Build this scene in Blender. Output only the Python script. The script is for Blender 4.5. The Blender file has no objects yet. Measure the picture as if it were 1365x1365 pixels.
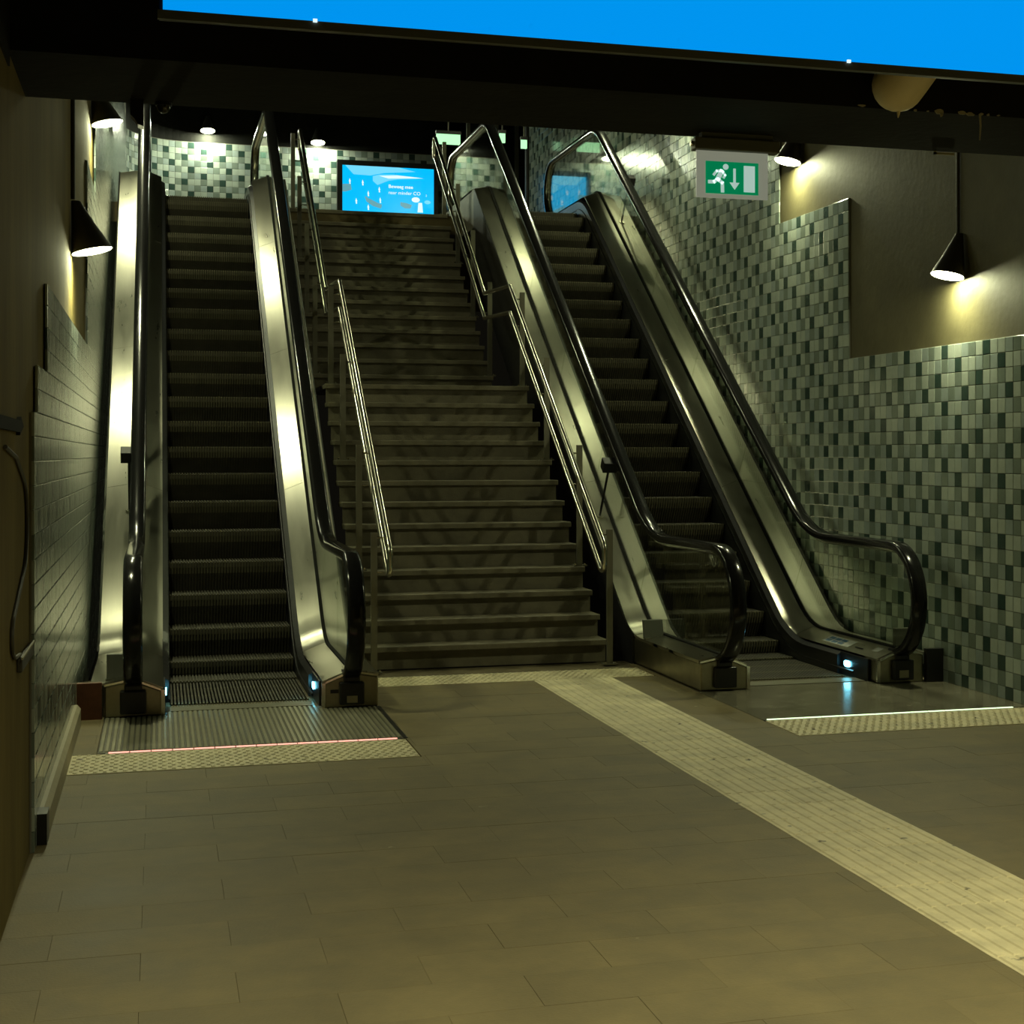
import bpy, math, random
from mathutils import Vector, Matrix
random.seed(7)
S = bpy.context.scene
C = S.collection
R = math.radians

# ------------------------------------------------------------------ camera
W = 1365.0
F_PX, P_X, HZ = 2129.64, 845.96, 606.0
cam_d = bpy.data.cameras.new('camera')
cam = bpy.data.objects.new('camera', cam_d); C.objects.link(cam)
cam.location = (0, 0, 1.70)
cam.rotation_euler = (R(90), 0, -R(16.5774))
cam_d.sensor_width = 36.0
cam_d.lens = F_PX / W * 36.0
cam_d.shift_x = (W / 2 - P_X) / W
cam_d.shift_y = (HZ - W / 2) / W
cam_d.clip_end = 200
S.camera = cam

# ------------------------------------------------------------------ light, exposure
S.view_settings.view_transform = 'Standard'
S.view_settings.look = 'None'
S.view_settings.exposure = 0.0
S.view_settings.gamma = 1.0
S.view_settings.use_curve_mapping = False
try:
    S.cycles.use_denoising = True
    S.cycles.denoiser = 'OPENIMAGEDENOISE'
    S.cycles.sample_clamp_indirect = 4.0
    S.cycles.max_bounces = 8
    S.cycles.transparent_max_bounces = 24
    S.cycles.use_light_tree = True
    S.cycles.caustics_reflective = True
except Exception:
    pass
wd = bpy.data.worlds.new('world'); S.world = wd; wd.use_nodes = True
bg = wd.node_tree.nodes['Background']
bg.inputs['Color'].default_value = (1.0, 0.92, 0.6, 1)
bg.inputs['Strength'].default_value = 0.0035

def area(name, loc, size, power, col=(1.0, 0.95, 0.54), rot=(0, 0, 0)):
    l = bpy.data.lights.new(name, 'AREA'); l.shape = 'RECTANGLE'
    l.size, l.size_y = size; l.energy = power; l.color = col; l.spread = R(118)   # louvred fittings
    o = bpy.data.objects.new(name, l); C.objects.link(o)
    o.location = loc; o.rotation_euler = rot
    return o
# the fluorescent tubes of the concourse behind and above the photographer
area('concourse_tube_light', (4.7, 2.9, 3.85), (0.25, 1.6), 96)
area('concourse_tube_light', (1.0, 2.9, 3.85), (0.25, 1.6), 62)
LAMP = 210.0 * 4.5        # radiance of the wall downlights
BACK_LAMP = 430.0 * 4.5
SHAFT_LAMP = 330.0 * 4.5

# ------------------------------------------------------------------ helpers
wloc = {}          # world origin of every object built here

class MB:
    def __init__(s): s.v = []; s.f = []; s.m = []; s.mi = 0
    def add(s, vs, fs):
        b = len(s.v); s.v += [tuple(v) for v in vs]
        for f in fs: s.f.append([b + i for i in f]); s.m.append(s.mi)
        return s
    def box(s, x0, x1, y0, y1, z0, z1):
        return s.add([(x0,y0,z0),(x1,y0,z0),(x1,y1,z0),(x0,y1,z0),(x0,y0,z1),(x1,y0,z1),(x1,y1,z1),(x0,y1,z1)],
                     [(3,2,1,0),(4,5,6,7),(0,1,5,4),(1,2,6,5),(2,3,7,6),(3,0,4,7)])
    def obox(s, c, ax, ay, az):
        """box from a centre and three half-axis vectors"""
        c, ax, ay, az = Vector(c), Vector(ax), Vector(ay), Vector(az)
        vs = [c - ax - ay - az, c + ax - ay - az, c + ax + ay - az, c - ax + ay - az,
              c - ax - ay + az, c + ax - ay + az, c + ax + ay + az, c - ax + ay + az]
        return s.add(vs, [(3,2,1,0),(4,5,6,7),(0,1,5,4),(1,2,6,5),(2,3,7,6),(3,0,4,7)])
    def prism(s, pts, fn0, fn1):
        """closed outline pts mapped by two functions to its two end faces"""
        n = len(pts)
        vs = [fn0(p) for p in pts] + [fn1(p) for p in pts]
        fs = [tuple(range(n))[::-1], tuple(range(n, 2 * n))]
        for i in range(n):
            j = (i + 1) % n
            fs.append((i, j, n + j, n + i))
        return s.add(vs, fs)
    def prism_x(s, yz, x0, x1): return s.prism(yz, lambda p: (x0, p[0], p[1]), lambda p: (x1, p[0], p[1]))
    def prism_y(s, xz, y0, y1): return s.prism(xz, lambda p: (p[0], y0, p[1]), lambda p: (p[0], y1, p[1]))
    def prism_z(s, xy, z0, z1): return s.prism(xy, lambda p: (p[0], p[1], z0), lambda p: (p[0], p[1], z1))
    def tube(s, pts, r, n=10, cap=True):
        pts = [Vector(p) for p in pts]; m = len(pts); vs = []; fs = []
        up = None
        for i, p in enumerate(pts):
            t = (pts[min(i + 1, m - 1)] - pts[max(i - 1, 0)]).normalized()
            if up is None:
                up = Vector((1, 0, 0)) if abs(t.x) < 0.9 else Vector((0, 0, 1))
            a = (up - t * up.dot(t)).normalized(); up = a
            b = t.cross(a)
            rr = r[i] if isinstance(r, (list, tuple)) else r
            for k in range(n):
                an = 2 * math.pi * k / n
                vs.append(p + a * (rr * math.cos(an)) + b * (rr * math.sin(an)))
        for i in range(m - 1):
            for k in range(n):
                k2 = (k + 1) % n
                fs.append((i*n+k, i*n+k2, (i+1)*n+k2, (i+1)*n+k))
        if cap:
            fs.append(tuple(range(n))[::-1]); fs.append(tuple(range((m-1)*n, m*n)))
        return s.add(vs, fs)
    def sweep(s, path, prof, x0):
        """closed profile (x, n) along a path of (y, z); n is the normal in the yz plane"""
        m = len(path); n = len(prof); vs = []; fs = []
        for i in range(m):
            a = path[max(i - 1, 0)]; b = path[min(i + 1, m - 1)]
            ty, tz = b[0] - a[0], b[1] - a[1]; L = math.hypot(ty, tz) or 1
            ty /= L; tz /= L
            for (px, pn) in prof:
                vs.append((x0 + px, path[i][0] - tz * pn, path[i][1] + ty * pn))
        for i in range(m - 1):
            for k in range(n):
                k2 = (k + 1) % n
                fs.append((i*n+k, i*n+k2, (i+1)*n+k2, (i+1)*n+k))
        fs.append(tuple(range(n))[::-1]); fs.append(tuple(range((m-1)*n, m*n)))
        return s.add(vs, fs)
    def vsweep(s, ys, zfun, prof):
        """closed profile of (x, dz) carried along y at height zfun(y)"""
        n = len(prof); m = len(ys); vs = []; fs = []
        for y in ys:
            for (x, dz) in prof: vs.append((x, y, zfun(y) + dz))
        for i in range(m - 1):
            for k in range(n):
                k2 = (k + 1) % n
                fs.append((i*n+k, i*n+k2, (i+1)*n+k2, (i+1)*n+k))
        fs.append(tuple(range(n))[::-1]); fs.append(tuple(range((m-1)*n, m*n)))
        return s.add(vs, fs)
    def mesh(s, name, mats, off=(0, 0, 0), smooth=False):
        me = bpy.data.meshes.new(name)
        ox, oy, oz = off
        me.from_pydata([(a - ox, b - oy, c - oz) for a, b, c in s.v], [], s.f)
        for m in (mats if isinstance(mats, (list, tuple)) else [mats]): me.materials.append(m)
        if any(s.m): me.polygons.foreach_set('material_index', s.m)
        import bmesh
        bm = bmesh.new(); bm.from_mesh(me); bmesh.ops.recalc_face_normals(bm, faces=bm.faces[:]); bm.to_mesh(me); bm.free()
        if smooth:
            me.polygons.foreach_set('use_smooth', [True] * len(me.polygons))
            try: me.set_sharp_from_angle(angle=R(40))
            except Exception: pass
        me.update()
        return me
    def build(s, name, mats, parent=None, smooth=False, bevel=0):
        off = wloc[parent.name] if parent else (0, 0, 0)
        o = bpy.data.objects.new(name, s.mesh(name, mats, off, smooth)); C.objects.link(o)
        if parent: o.parent = parent
        wloc[o.name] = off
        if bevel:
            b = o.modifiers.new('edge', 'BEVEL'); b.width = bevel; b.segments = 2; b.limit_method = 'ANGLE'; b.angle_limit = R(35)
            b.harden_normals = False
        return o

def put(name, me, parent, at):
    """one more object on shared mesh data, at a world position"""
    o = bpy.data.objects.new(name, me); C.objects.link(o)
    pw = wloc[parent.name]
    o.parent = parent; o.location = (at[0]-pw[0], at[1]-pw[1], at[2]-pw[2]); wloc[o.name] = tuple(at)
    return o

def thing(name, label, cat, loc=(0, 0, 0), group=None, kind=None):
    o = bpy.data.objects.new(name, None); C.objects.link(o)
    o.location = loc; o.empty_display_size = 0.1; wloc[o.name] = tuple(loc)
    return tag(o, label, cat, group, kind)

def tag(o, label=None, cat=None, group=None, kind=None):
    if label: o['label'] = label
    if cat: o['category'] = cat
    if group: o['group'] = group
    if kind: o['kind'] = kind
    return o

def part(o, label): o['label'] = label; return o

def fillet(pts, radii, seg=10):
    out = [pts[0]]
    for i in range(1, len(pts) - 1):
        r = radii[i - 1]
        p0, p, p1 = Vector(pts[i-1]), Vector(pts[i]), Vector(pts[i+1])
        a = (p0 - p).normalized(); b = (p1 - p).normalized()
        ang = a.angle(b)
        if r <= 0 or ang > math.pi - 1e-3: out.append(tuple(p)); continue
        d = r / math.tan(ang / 2)
        c = p + (a + b).normalized() * (r / math.sin(ang / 2))
        s0 = p + a * d; s1 = p + b * d
        v0 = s0 - c; v1 = s1 - c
        tot = v0.angle(v1); ax = v0.normalized()
        ay = (v1 - ax * v1.dot(ax)).normalized()
        for k in range(seg + 1):
            t = tot * k / seg
            out.append(tuple(c + ax * (r * math.cos(t)) + ay * (r * math.sin(t))))
    out.append(pts[-1])
    return out

def interp(path):
    def f(y):
        if y <= path[0][0]: return path[0][1]
        for a, b in zip(path, path[1:]):
            if y <= b[0]:
                return a[1] + (b[1] - a[1]) * (y - a[0]) / max(b[0] - a[0], 1e-9)
        return path[-1][1]
    return f

def frange(a, b, step):
    n = max(1, round((b - a) / step))
    return [a + (b - a) * i / n for i in range(n + 1)]

# ------------------------------------------------------------------ materials
def mat(name, col, rough=0.5, metal=0.0, noise=0.0, nscale=8.0, bump=0.0, bscale=60.0, spec=None, rnd=0.0, emit=None, estr=0.0, stretch=None, rvar=0.0, stain=None):
    m = bpy.data.materials.new(name); m.use_nodes = True
    nt = m.node_tree; N = nt.nodes; L = nt.links
    b = N['Principled BSDF']
    b.inputs['Base Color'].default_value = (*col, 1); b.inputs['Roughness'].default_value = rough; b.inputs['Metallic'].default_value = metal
    if spec is not None: b.inputs['Specular IOR Level'].default_value = spec
    tc = None
    def coord():
        nonlocal tc
        if tc is None:
            g = N.new('ShaderNodeNewGeometry')
            mp = N.new('ShaderNodeMapping')
            if stretch: mp.inputs['Scale'].default_value = stretch
            L.new(g.outputs['Position'], mp.inputs['Vector']); tc = mp.outputs['Vector']
        return tc
    src = None
    if noise:
        n = N.new('ShaderNodeTexNoise'); n.inputs['Scale'].default_value = nscale; n.inputs['Detail'].default_value = 6; n.inputs['Roughness'].default_value = 0.65
        L.new(coord(), n.inputs['Vector'])
        r = N.new('ShaderNodeMapRange'); r.inputs['From Min'].default_value = 0.3; r.inputs['From Max'].default_value = 0.7
        r.inputs['To Min'].default_value = 1 - noise; r.inputs['To Max'].default_value = 1 + noise
        L.new(n.outputs['Fac'], r.inputs['Value'])
        src = r.outputs['Result']
        if rvar:
            rr = N.new('ShaderNodeMapRange'); rr.inputs['From Min'].default_value = 0.3; rr.inputs['From Max'].default_value = 0.7
            rr.inputs['To Min'].default_value = max(0.02, rough - rvar); rr.inputs['To Max'].default_value = rough + rvar
            L.new(n.outputs['Fac'], rr.inputs['Value']); L.new(rr.outputs['Result'], b.inputs['Roughness'])
    if rnd:
        oi = N.new('ShaderNodeObjectInfo')
        r = N.new('ShaderNodeMapRange'); r.inputs['To Min'].default_value = 1 - rnd; r.inputs['To Max'].default_value = 1 + rnd
        L.new(oi.outputs['Random'], r.inputs['Value'])
        if src is None: src = r.outputs['Result']
        else:
            mu = N.new('ShaderNodeMath'); mu.operation = 'MULTIPLY'; L.new(src, mu.inputs[0]); L.new(r.outputs['Result'], mu.inputs[1]); src = mu.outputs[0]
    if src is not None:
        mx = N.new('ShaderNodeVectorMath'); mx.operation = 'SCALE'; mx.inputs[0].default_value = col
        L.new(src, mx.inputs['Scale'])
        outc = mx.outputs['Vector']
        if stain:      # scattered pale specks and dark spots of dirt
            scol, ssc, thr = stain
            v = N.new('ShaderNodeTexNoise'); v.inputs['Scale'].default_value = ssc; v.inputs['Detail'].default_value = 3
            L.new(coord(), v.inputs['Vector'])
            sr = N.new('ShaderNodeMapRange'); sr.inputs['From Min'].default_value = thr; sr.inputs['From Max'].default_value = thr + 0.06
            L.new(v.outputs['Fac'], sr.inputs['Value'])
            mm = N.new('ShaderNodeMix'); mm.data_type = 'RGBA'; mm.inputs[7].default_value = (*scol, 1)
            L.new(sr.outputs['Result'], mm.inputs[0]); L.new(outc, mm.inputs[6]); outc = mm.outputs[2]
        L.new(outc, b.inputs['Base Color'])
    if bump:
        n2 = N.new('ShaderNodeTexNoise'); n2.inputs['Scale'].default_value = bscale; n2.inputs['Detail'].default_value = 4
        L.new(coord(), n2.inputs['Vector'])
        bp = N.new('ShaderNodeBump'); bp.inputs['Strength'].default_value = bump; bp.inputs['Distance'].default_value = 0.01
        L.new(n2.outputs['Fac'], bp.inputs['Height']); L.new(bp.outputs['Normal'], b.inputs['Normal'])
    if emit:
        b.inputs['Emission Color'].default_value = (*emit, 1); b.inputs['Emission Strength'].default_value = estr
    return m

M = {}
M['floor'] = mat('floor_stone', (0.182, 0.145, 0.070), 0.62, noise=0.22, nscale=3.0, bump=0.15, bscale=90, rnd=0.07, rvar=0.04, spec=0.35, stain=((0.42, 0.38, 0.25), 7.0, 0.74))
M['grout'] = mat('floor_joint', (0.14, 0.113, 0.06), 0.9)
M['tactile'] = mat('tactile_concrete', (0.70, 0.62, 0.40), 0.6, noise=0.18, nscale=5.0, bump=0.2, bscale=120, rnd=0.06, stain=((0.24, 0.21, 0.14), 11.0, 0.66))
M['plaster'] = mat('plaster_brown', (0.112, 0.098, 0.050), 0.6, noise=0.2, nscale=1.6, bump=0.2, bscale=18, spec=0.25)
M['plaster_left'] = mat('plaster_olive', (0.165, 0.128, 0.042), 0.85, noise=0.25, nscale=1.5, bump=0.2, bscale=18, spec=0.12, stretch=(1, 1.6, .35))
M['black_paint'] = mat('black_paint', (0.011, 0.0108, 0.009), 0.85, noise=0.3, nscale=3, bump=0.2, bscale=20, spec=0.15)
M['mortar'] = mat('mortar', (0.20, 0.19, 0.15), 0.85)
TCOL = {'L': (0.40, 0.45, 0.40), 'G': (0.29, 0.345, 0.33), 'M': (0.185, 0.225, 0.195), 'D': (0.036, 0.066, 0.056)}
TM = [mat('tile_' + n, TCOL[k], 0.15, noise=0.08, nscale=9.0, bump=0.02, bscale=25, spec=0.5) for n, k in (('light', 'L'), ('grey', 'G'), ('moss', 'M'), ('dark', 'D'))]
M['steel'] = mat('brushed_steel', (0.58, 0.56, 0.47), 0.30, 1.0, noise=0.05, nscale=14, stretch=(1, 0.15, 0.15), rvar=0.03)
def brushed(m, an):
    nt = m.node_tree; b = nt.nodes['Principled BSDF']; b.inputs['Anisotropic'].default_value = an
    c = nt.nodes.new('ShaderNodeCombineXYZ'); c.inputs[0].default_value = 1.0      # scratches run up the slope, glare spreads across
    nt.links.new(c.outputs[0], b.inputs['Tangent'])
brushed(M['steel'], 0.85)
M['steel_dark'] = mat('stained_steel', (0.36, 0.335, 0.235), 0.34, 1.0, noise=0.15, nscale=8)
M['chrome'] = mat('polished_steel', (0.66, 0.64, 0.56), 0.16, 1.0)
M['tube'] = mat('tube_steel', (0.58, 0.56, 0.47), 0.22, 1.0)
M['post'] = mat('post_steel', (0.25, 0.24, 0.19), 0.42, 0.8)
M['rubber'] = mat('handrail_rubber', (0.009, 0.009, 0.009), 0.15, spec=0.3)
M['black'] = mat('black_metal', (0.012, 0.012, 0.012), 0.35)
M['gasket'] = mat('gasket_rubber', (0.010, 0.010, 0.009), 0.8, spec=0.1)
M['skirt'] = mat('skirt_panel_black', (0.02, 0.02, 0.022), 0.3)
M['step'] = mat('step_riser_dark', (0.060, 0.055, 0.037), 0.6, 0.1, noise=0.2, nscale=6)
M['step_worn_lit'] = mat('step_edge_worn_lit', (0.125, 0.115, 0.072), 0.6, 0.2, noise=0.2, nscale=6)  # worn lip; pale over dark also paints light fading down the riser
M['comb'] = mat('comb_aluminium', (0.24, 0.23, 0.17), 0.4, 0.6)
M['plate_base'] = mat('plate_groove', (0.10, 0.095, 0.07), 0.5, 0.3)
M['plate'] = mat('ribbed_plate', (0.36, 0.34, 0.24), 0.34, 0.45, noise=0.18, nscale=9, rvar=0.06)
M['plate_smooth'] = mat('smooth_plate', (0.21, 0.195, 0.14), 0.20, 0.15, noise=0.18, nscale=5, rvar=0.06)
M['stair'] = mat('stair_stone', (0.155, 0.138, 0.092), 0.6, noise=0.28, nscale=4, bump=0.2, bscale=80)
M['wood'] = mat('filler_board', (0.16, 0.055, 0.025), 0.5, noise=0.2, nscale=12)
M['lamp_body'] = mat('lamp_shell', (0.045, 0.043, 0.036), 0.45)
M['lens'] = mat('lamp_lens', (0.9, 0.9, 0.8), 0.4, emit=(0.97, 1.0, 0.58), estr=LAMP)
M['lens_rim'] = mat('lamp_diffuser', (0.9, 0.9, 0.8), 0.4, emit=(0.97, 1.0, 0.66), estr=14.0)
M['lens_shaft'] = mat('lamp_lens_shaft', (0.9, 0.9, 0.8), 0.4, emit=(0.97, 1.0, 0.60), estr=SHAFT_LAMP)
M['lens_back'] = mat('lamp_lens_back', (0.9, 0.9, 0.8), 0.4, emit=(0.92, 1.0, 0.70), estr=BACK_LAMP)
M['blue_sign'] = mat('blue_sign_face', (0.0, 0.02, 0.06), 0.6, spec=0.1, emit=(0.0, 0.30, 0.86), estr=1.0)
M['screen'] = mat('screen_blue', (0, 0.02, 0.04), 0.2, emit=(0.0, 0.46, 0.92), estr=1.15)
M['screen_pale'] = mat('screen_pale', (0, 0.02, 0.04), 0.2, emit=(0.16, 0.66, 0.95), estr=1.1)
M['screen_white'] = mat('screen_white', (0.1, 0.1, 0.1), 0.2, emit=(0.72, 0.93, 1.0), estr=1.1)
M['screen_grey'] = mat('screen_grey', (0.1, 0.1, 0.1), 0.2, emit=(0.12, 0.36, 0.42), estr=1.0)
M['sign_green'] = mat('exit_green', (0.0, 0.28, 0.12), 0.35, emit=(0.0, 0.24, 0.09), estr=0.7)
M['sign_white'] = mat('exit_white', (0.75, 0.85, 0.8), 0.35, emit=(0.55, 0.80, 0.74), estr=0.6)
M['acrylic'] = mat('edge_lit_acrylic', (0.55, 0.58, 0.52), 0.3, emit=(0.42, 0.45, 0.36), estr=0.38)
M['housing'] = mat('sign_housing', (0.10, 0.105, 0.085), 0.5)
M['far_sign'] = mat('far_sign_glow', (0.4, 0.6, 0.45), 0.4, emit=(0.45, 0.95, 0.5), estr=1.2)
M['led_red'] = mat('led_red', (0.5, 0.1, 0.08), 0.4, emit=(1.0, 0.42, 0.32), estr=1.6)
M['led_white'] = mat('led_pale_green', (0.6, 0.7, 0.5), 0.4, emit=(0.75, 1.0, 0.62), estr=1.5)
M['cyan'] = mat('cyan_lamp', (0.3, 0.7, 0.8), 0.3, emit=(0.18, 0.75, 1.0), estr=13.0)
M['cream'] = mat('cream_paint', (0.72, 0.62, 0.40), 0.5, noise=0.05)
M['flake'] = mat('paint_flake', (0.35, 0.32, 0.20), 0.7)
M['sticker'] = mat('sticker_white', (0.6, 0.62, 0.6), 0.4)
M['sticker_blue'] = mat('sticker_blue', (0.05, 0.16, 0.32), 0.4)
M['cable'] = mat('cable_sheath', (0.05, 0.045, 0.03), 0.5)
M['dark_glass'] = mat('dark_glass', (0.01, 0.012, 0.014), 0.12, spec=0.6)

def glass_mat():
    m = bpy.data.materials.new('balustrade_glass'); m.use_nodes = True
    nt = m.node_tree; N = nt.nodes; L = nt.links
    N.clear()
    out = N.new('ShaderNodeOutputMaterial'); mix = N.new('ShaderNodeMixShader')
    tr = N.new('ShaderNodeBsdfTransparent'); tr.inputs['Color'].default_value = (0.90, 0.92, 0.87, 1)
    gl = N.new('ShaderNodeBsdfGlossy'); gl.inputs['Roughness'].default_value = 0.02; gl.inputs['Color'].default_value = (0.9, 0.92, 0.88, 1)
    fr = N.new('ShaderNodeFresnel'); fr.inputs['IOR'].default_value = 1.5
    gm = N.new('ShaderNodeNewGeometry'); io = N.new('ShaderNodeMapRange')      # same reflectance entering and leaving the pane
    io.inputs['To Min'].default_value = 1.5; io.inputs['To Max'].default_value = 1 / 1.5
    L.new(gm.outputs['Backfacing'], io.inputs['Value']); L.new(io.outputs['Result'], fr.inputs['IOR'])
    L.new(fr.outputs[0], mix.inputs[0]); L.new(tr.outputs[0], mix.inputs[1]); L.new(gl.outputs[0], mix.inputs[2])
    L.new(mix.outputs[0], out.inputs['Surface'])
    return m
M['glass'] = glass_mat()

# ------------------------------------------------------------------ escalator profile (both machines share it)
ZT = 4.76                     # height of the upper hall
Y_A, Y_B = 12.57, 19.37       # where the pitch line leaves the lower and meets the upper floor
Y_IN, Y_OUT = 10.86, 22.3
base_path = fillet([(Y_IN, 0), (Y_A, 0), (Y_B, ZT), (Y_OUT, ZT)], [1.3, 1.0], 10)
pitch = interp(base_path)
deckz = interp(fillet([(Y_IN, 0), (Y_A, 0), (Y_B, ZT), (Y_OUT, ZT)], [0.8, 0.22], 8))
def slope_at(y): return (pitch(y + .05) - pitch(y - .05)) / .1 / 0.7002

# ------------------------------------------------------------------ setting: floors
floor = MB().box(-0.66, 5.7, -3, 12.75, -0.12, -0.012).build('floor', M['grout'])
tag(floor, 'grey brown stone tiled concourse floor in front of the stairs', 'floor', kind='structure')
TH = 0.012
def rect_minus(x0, x1, y0, y1, cuts):
    rs = [(x0, x1, y0, y1)]
    for (a, b, c, d) in cuts:
        nr = []
        for (p, q, r, s) in rs:
            if b <= p or a >= q or d <= r or c >= s: nr.append((p, q, r, s)); continue
            if p < a: nr.append((p, a, r, s))
            if q > b: nr.append((b, q, r, s))
            m0, m1 = max(p, a), min(q, b)
            if r < c: nr.append((m0, m1, r, c))
            if s > d: nr.append((m0, m1, d, s))
        rs = nr
    return [r for r in rs if r[1] - r[0] > 0.004 and r[3] - r[2] > 0.004]
GP0, GP1 = 2.70, 3.31
CUTS = [(GP0, GP1, 2, 11.72), (1.47, 3.66, 11.72, 12.46), (-0.52, 1.42, 8.96, 9.55), (-0.34, 1.41, 9.55, 11.3), (3.70, 5.64, 8.96, 9.55), (3.70, 5.64, 9.55, 11.3),
        (-0.36, 1.44, 11.3, 12.75), (3.70, 5.50, 11.3, 12.75), (1.44, 3.72, 12.46, 12.75)]
def slab(mb, x0, x1, y0, y1, z0, z1, g=0.0004, ch=0.0006):
    x0 += g; x1 -= g; y0 += g; y1 -= g
    return mb.add([(x0,y0,z0),(x1,y0,z0),(x1,y1,z0),(x0,y1,z0),(x0,y0,z1-ch),(x1,y0,z1-ch),(x1,y1,z1-ch),(x0,y1,z1-ch),
                   (x0+ch,y0+ch,z1),(x1-ch,y0+ch,z1),(x1-ch,y1-ch,z1),(x0+ch,y1-ch,z1)],
                  [(0,1,5,4),(1,2,6,5),(2,3,7,6),(3,0,4,7),(4,5,9,8),(5,6,10,9),(6,7,11,10),(7,4,8,11),(8,9,10,11)])
full_slab = {}
row = 0
y = 12.6
small = MB()
while y > 3.9:
    off = -0.66 + (0.30 if row % 2 else 0.0) - 0.30
    x = off
    while x < 5.66:
        a, b = max(x, -0.58), min(x + 0.6, 5.65)
        if b - a > 0.03:
            for (p, q, r, s) in rect_minus(a, b, y - 0.3, y, CUTS):
                if (q - p) * (s - r) < 0.02:
                    slab(small, p, q, r, s, -TH, random.uniform(-.0012, .0008)); continue
                dz = random.uniform(-.0006, .0006)
                k = (round(q - p, 3), round(s - r, 3))
                if k not in full_slab:
                    full_slab[k] = slab(MB(), -k[0]/2, k[0]/2, -k[1]/2, k[1]/2, -TH, 0).mesh('floor_tile', M['floor'])
                put('tile', full_slab[k], floor, ((p+q)/2, (r+s)/2, dz))
        x += 0.6
    y -= 0.3; row += 1
while y > -3:
    x = -0.58
    while x < 5.6:
        slab(small, x, min(x + 0.6, 5.65), y - 0.3, y, -TH, 0); x += 0.6
    y -= 0.3
tag(small.build('tile_offcuts', M['floor'], floor), kind='stuff')

floor2 = MB().box(-2.0, 9.0, 20.25, 31.0, ZT - 0.25, ZT - 0.01).build('floor', M['floor'])
tag(floor2, 'stone floor of the upper hall at the head of the stairs', 'floor', kind='structure')

# ------------------------------------------------------------------ tactile paving
def tactile_mesh(w, d, kind, along='y'):
    mb = slab(MB(), -w/2, w/2, -d/2, d/2, -TH, 0.002)
    if kind == 'stud':
        nx = max(1, round(w / 0.052)); ny = max(1, round(d / 0.052))
        for i in range(nx):
            for j in range(ny):
                cx = -w/2 + (i + (.3 if j % 2 else .7)) * w / nx; cy = -d/2 + (j + .5) * d / ny
                n = 6; b = [(cx + .014*math.cos(6.283*k/n), cy + .014*math.sin(6.283*k/n), .002) for k in range(n)]
                t = [(cx + .009*math.cos(6.283*k/n), cy + .009*math.sin(6.283*k/n), .007) for k in range(n)]
                mb.add(b + t, [(k, (k+1) % n, n + (k+1) % n, n + k) for k in range(n)] + [tuple(range(n, 2*n))])
    else:
        n = 5
        for i in range(n):
            c = -w/2 + (i + .5) * w / n
            mb.add([(c-.017, -d/2+.004, .002), (c+.017, -d/2+.004, .002), (c+.017, d/2-.004, .002), (c-.017, d/2-.004, .002),
                    (c-.011, -d/2+.008, .007), (c+.011, -d/2+.008, .007), (c+.011, d/2-.008, .007), (c-.011, d/2-.008, .007)],
                   [(0,1,5,4),(1,2,6,5),(2,3,7,6),(3,0,4,7),(4,5,6,7)])
    return mb.mesh('tactile_tile', M['tactile'])
gp = thing('tactile_path', 'pale ribbed tactile guide path running diagonally to the foot of the stairs', 'tactile paving', (3.0, 8, 0))
w = (GP1 - GP0) / 2
rib = tactile_mesh(w, 0.3, 'rib')
y = 11.72
while y > 3.6:
    for c in (0, 1): put('tile', rib, gp, (GP0 + w * (c + .5), y - .15, random.uniform(-.0008, .0008)))
    y -= 0.3
def strip(name, label, x0, x1, y0, y1, edges):
    t = thing(name, label, 'tactile paving', ((x0+x1)/2, (y0+y1)/2, 0))
    xs = [x0] + [e for e in edges if x0 + .02 < e < x1 - .02] + [x1]
    cache = {}
    for a, b in zip(xs, xs[1:]):
        k = round(b - a, 3)
        if k not in cache: cache[k] = tactile_mesh(k, y1 - y0, 'stud')
        put('tile', cache[k], t, ((a+b)/2, (y0+y1)/2, 0))
    return t
strip('tactile_strip', 'studded beige tactile strip in front of the red LED line', -0.515, 1.41, 8.97, 9.535, [-.16, .195, .555, .91, 1.26])
strip('tactile_strip', 'studded beige tactile strip in front of the pale green LED line by the tiled wall', 3.71, 5.63, 8.97, 9.535, [4.06, 4.42, 4.77, 5.13, 5.48])
strip('tactile_strip', 'studded beige warning strip across the foot of the stone stairs', 1.48, 3.65, 11.73, 12.2, [1.83, 2.18, 2.53, 2.88, 3.23])

# landing plates with LED lines
pl = thing('landing_plate', 'ribbed metal landing plate edged by a red LED line', 'floor plate', (0.53, 10.4, 0))
MB().box(-0.335, 1.405, 9.575, 10.835, -0.011, 0.0).box(0.03, 1.05, 10.835, 10.975, -0.011, 0.0).build('ribbed_cover', M['plate_base'], pl)
mb = MB()
n = 54
for i in range(n):
    c = -0.335 + (i + .5) * 1.74 / n; e = 10.97 if .05 < c < 1.03 else 10.83
    mb.add([(c-.011, 9.6, 0), (c+.011, 9.6, 0), (c+.011, e, 0), (c-.011, e, 0), (c-.008, 9.605, .006), (c+.008, 9.605, .006), (c+.008, e-.005, .006), (c-.008, e-.005, .006)],
           [(0,1,5,4),(1,2,6,5),(2,3,7,6),(3,0,4,7),(4,5,6,7)])
tag(mb.build('ribs', M['plate'], pl), kind='stuff')
def led(parent, x0, x1, m, label):
    ch = MB().box(x0 - .02, x1 + .02, 9.54, 9.574, -0.011, 0.002).build('led_channel', M['black'], parent)
    n = 14
    for i in range(n):
        a = x0 + (x1 - x0) * i / n; b = x0 + (x1 - x0) * (i + 1) / n - 0.006
        o = MB().box(a, b, 9.550, 9.566, 0.002, 0.007).build('led_segment', m, ch)
led(pl, -0.275, 1.37, M['led_red'], 'red')
part(MB().box(1.405, 1.43, 9.57, 10.84, -0.011, 0.003).build('edge_trim', M['black'], pl), 'black edge trim')
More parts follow.
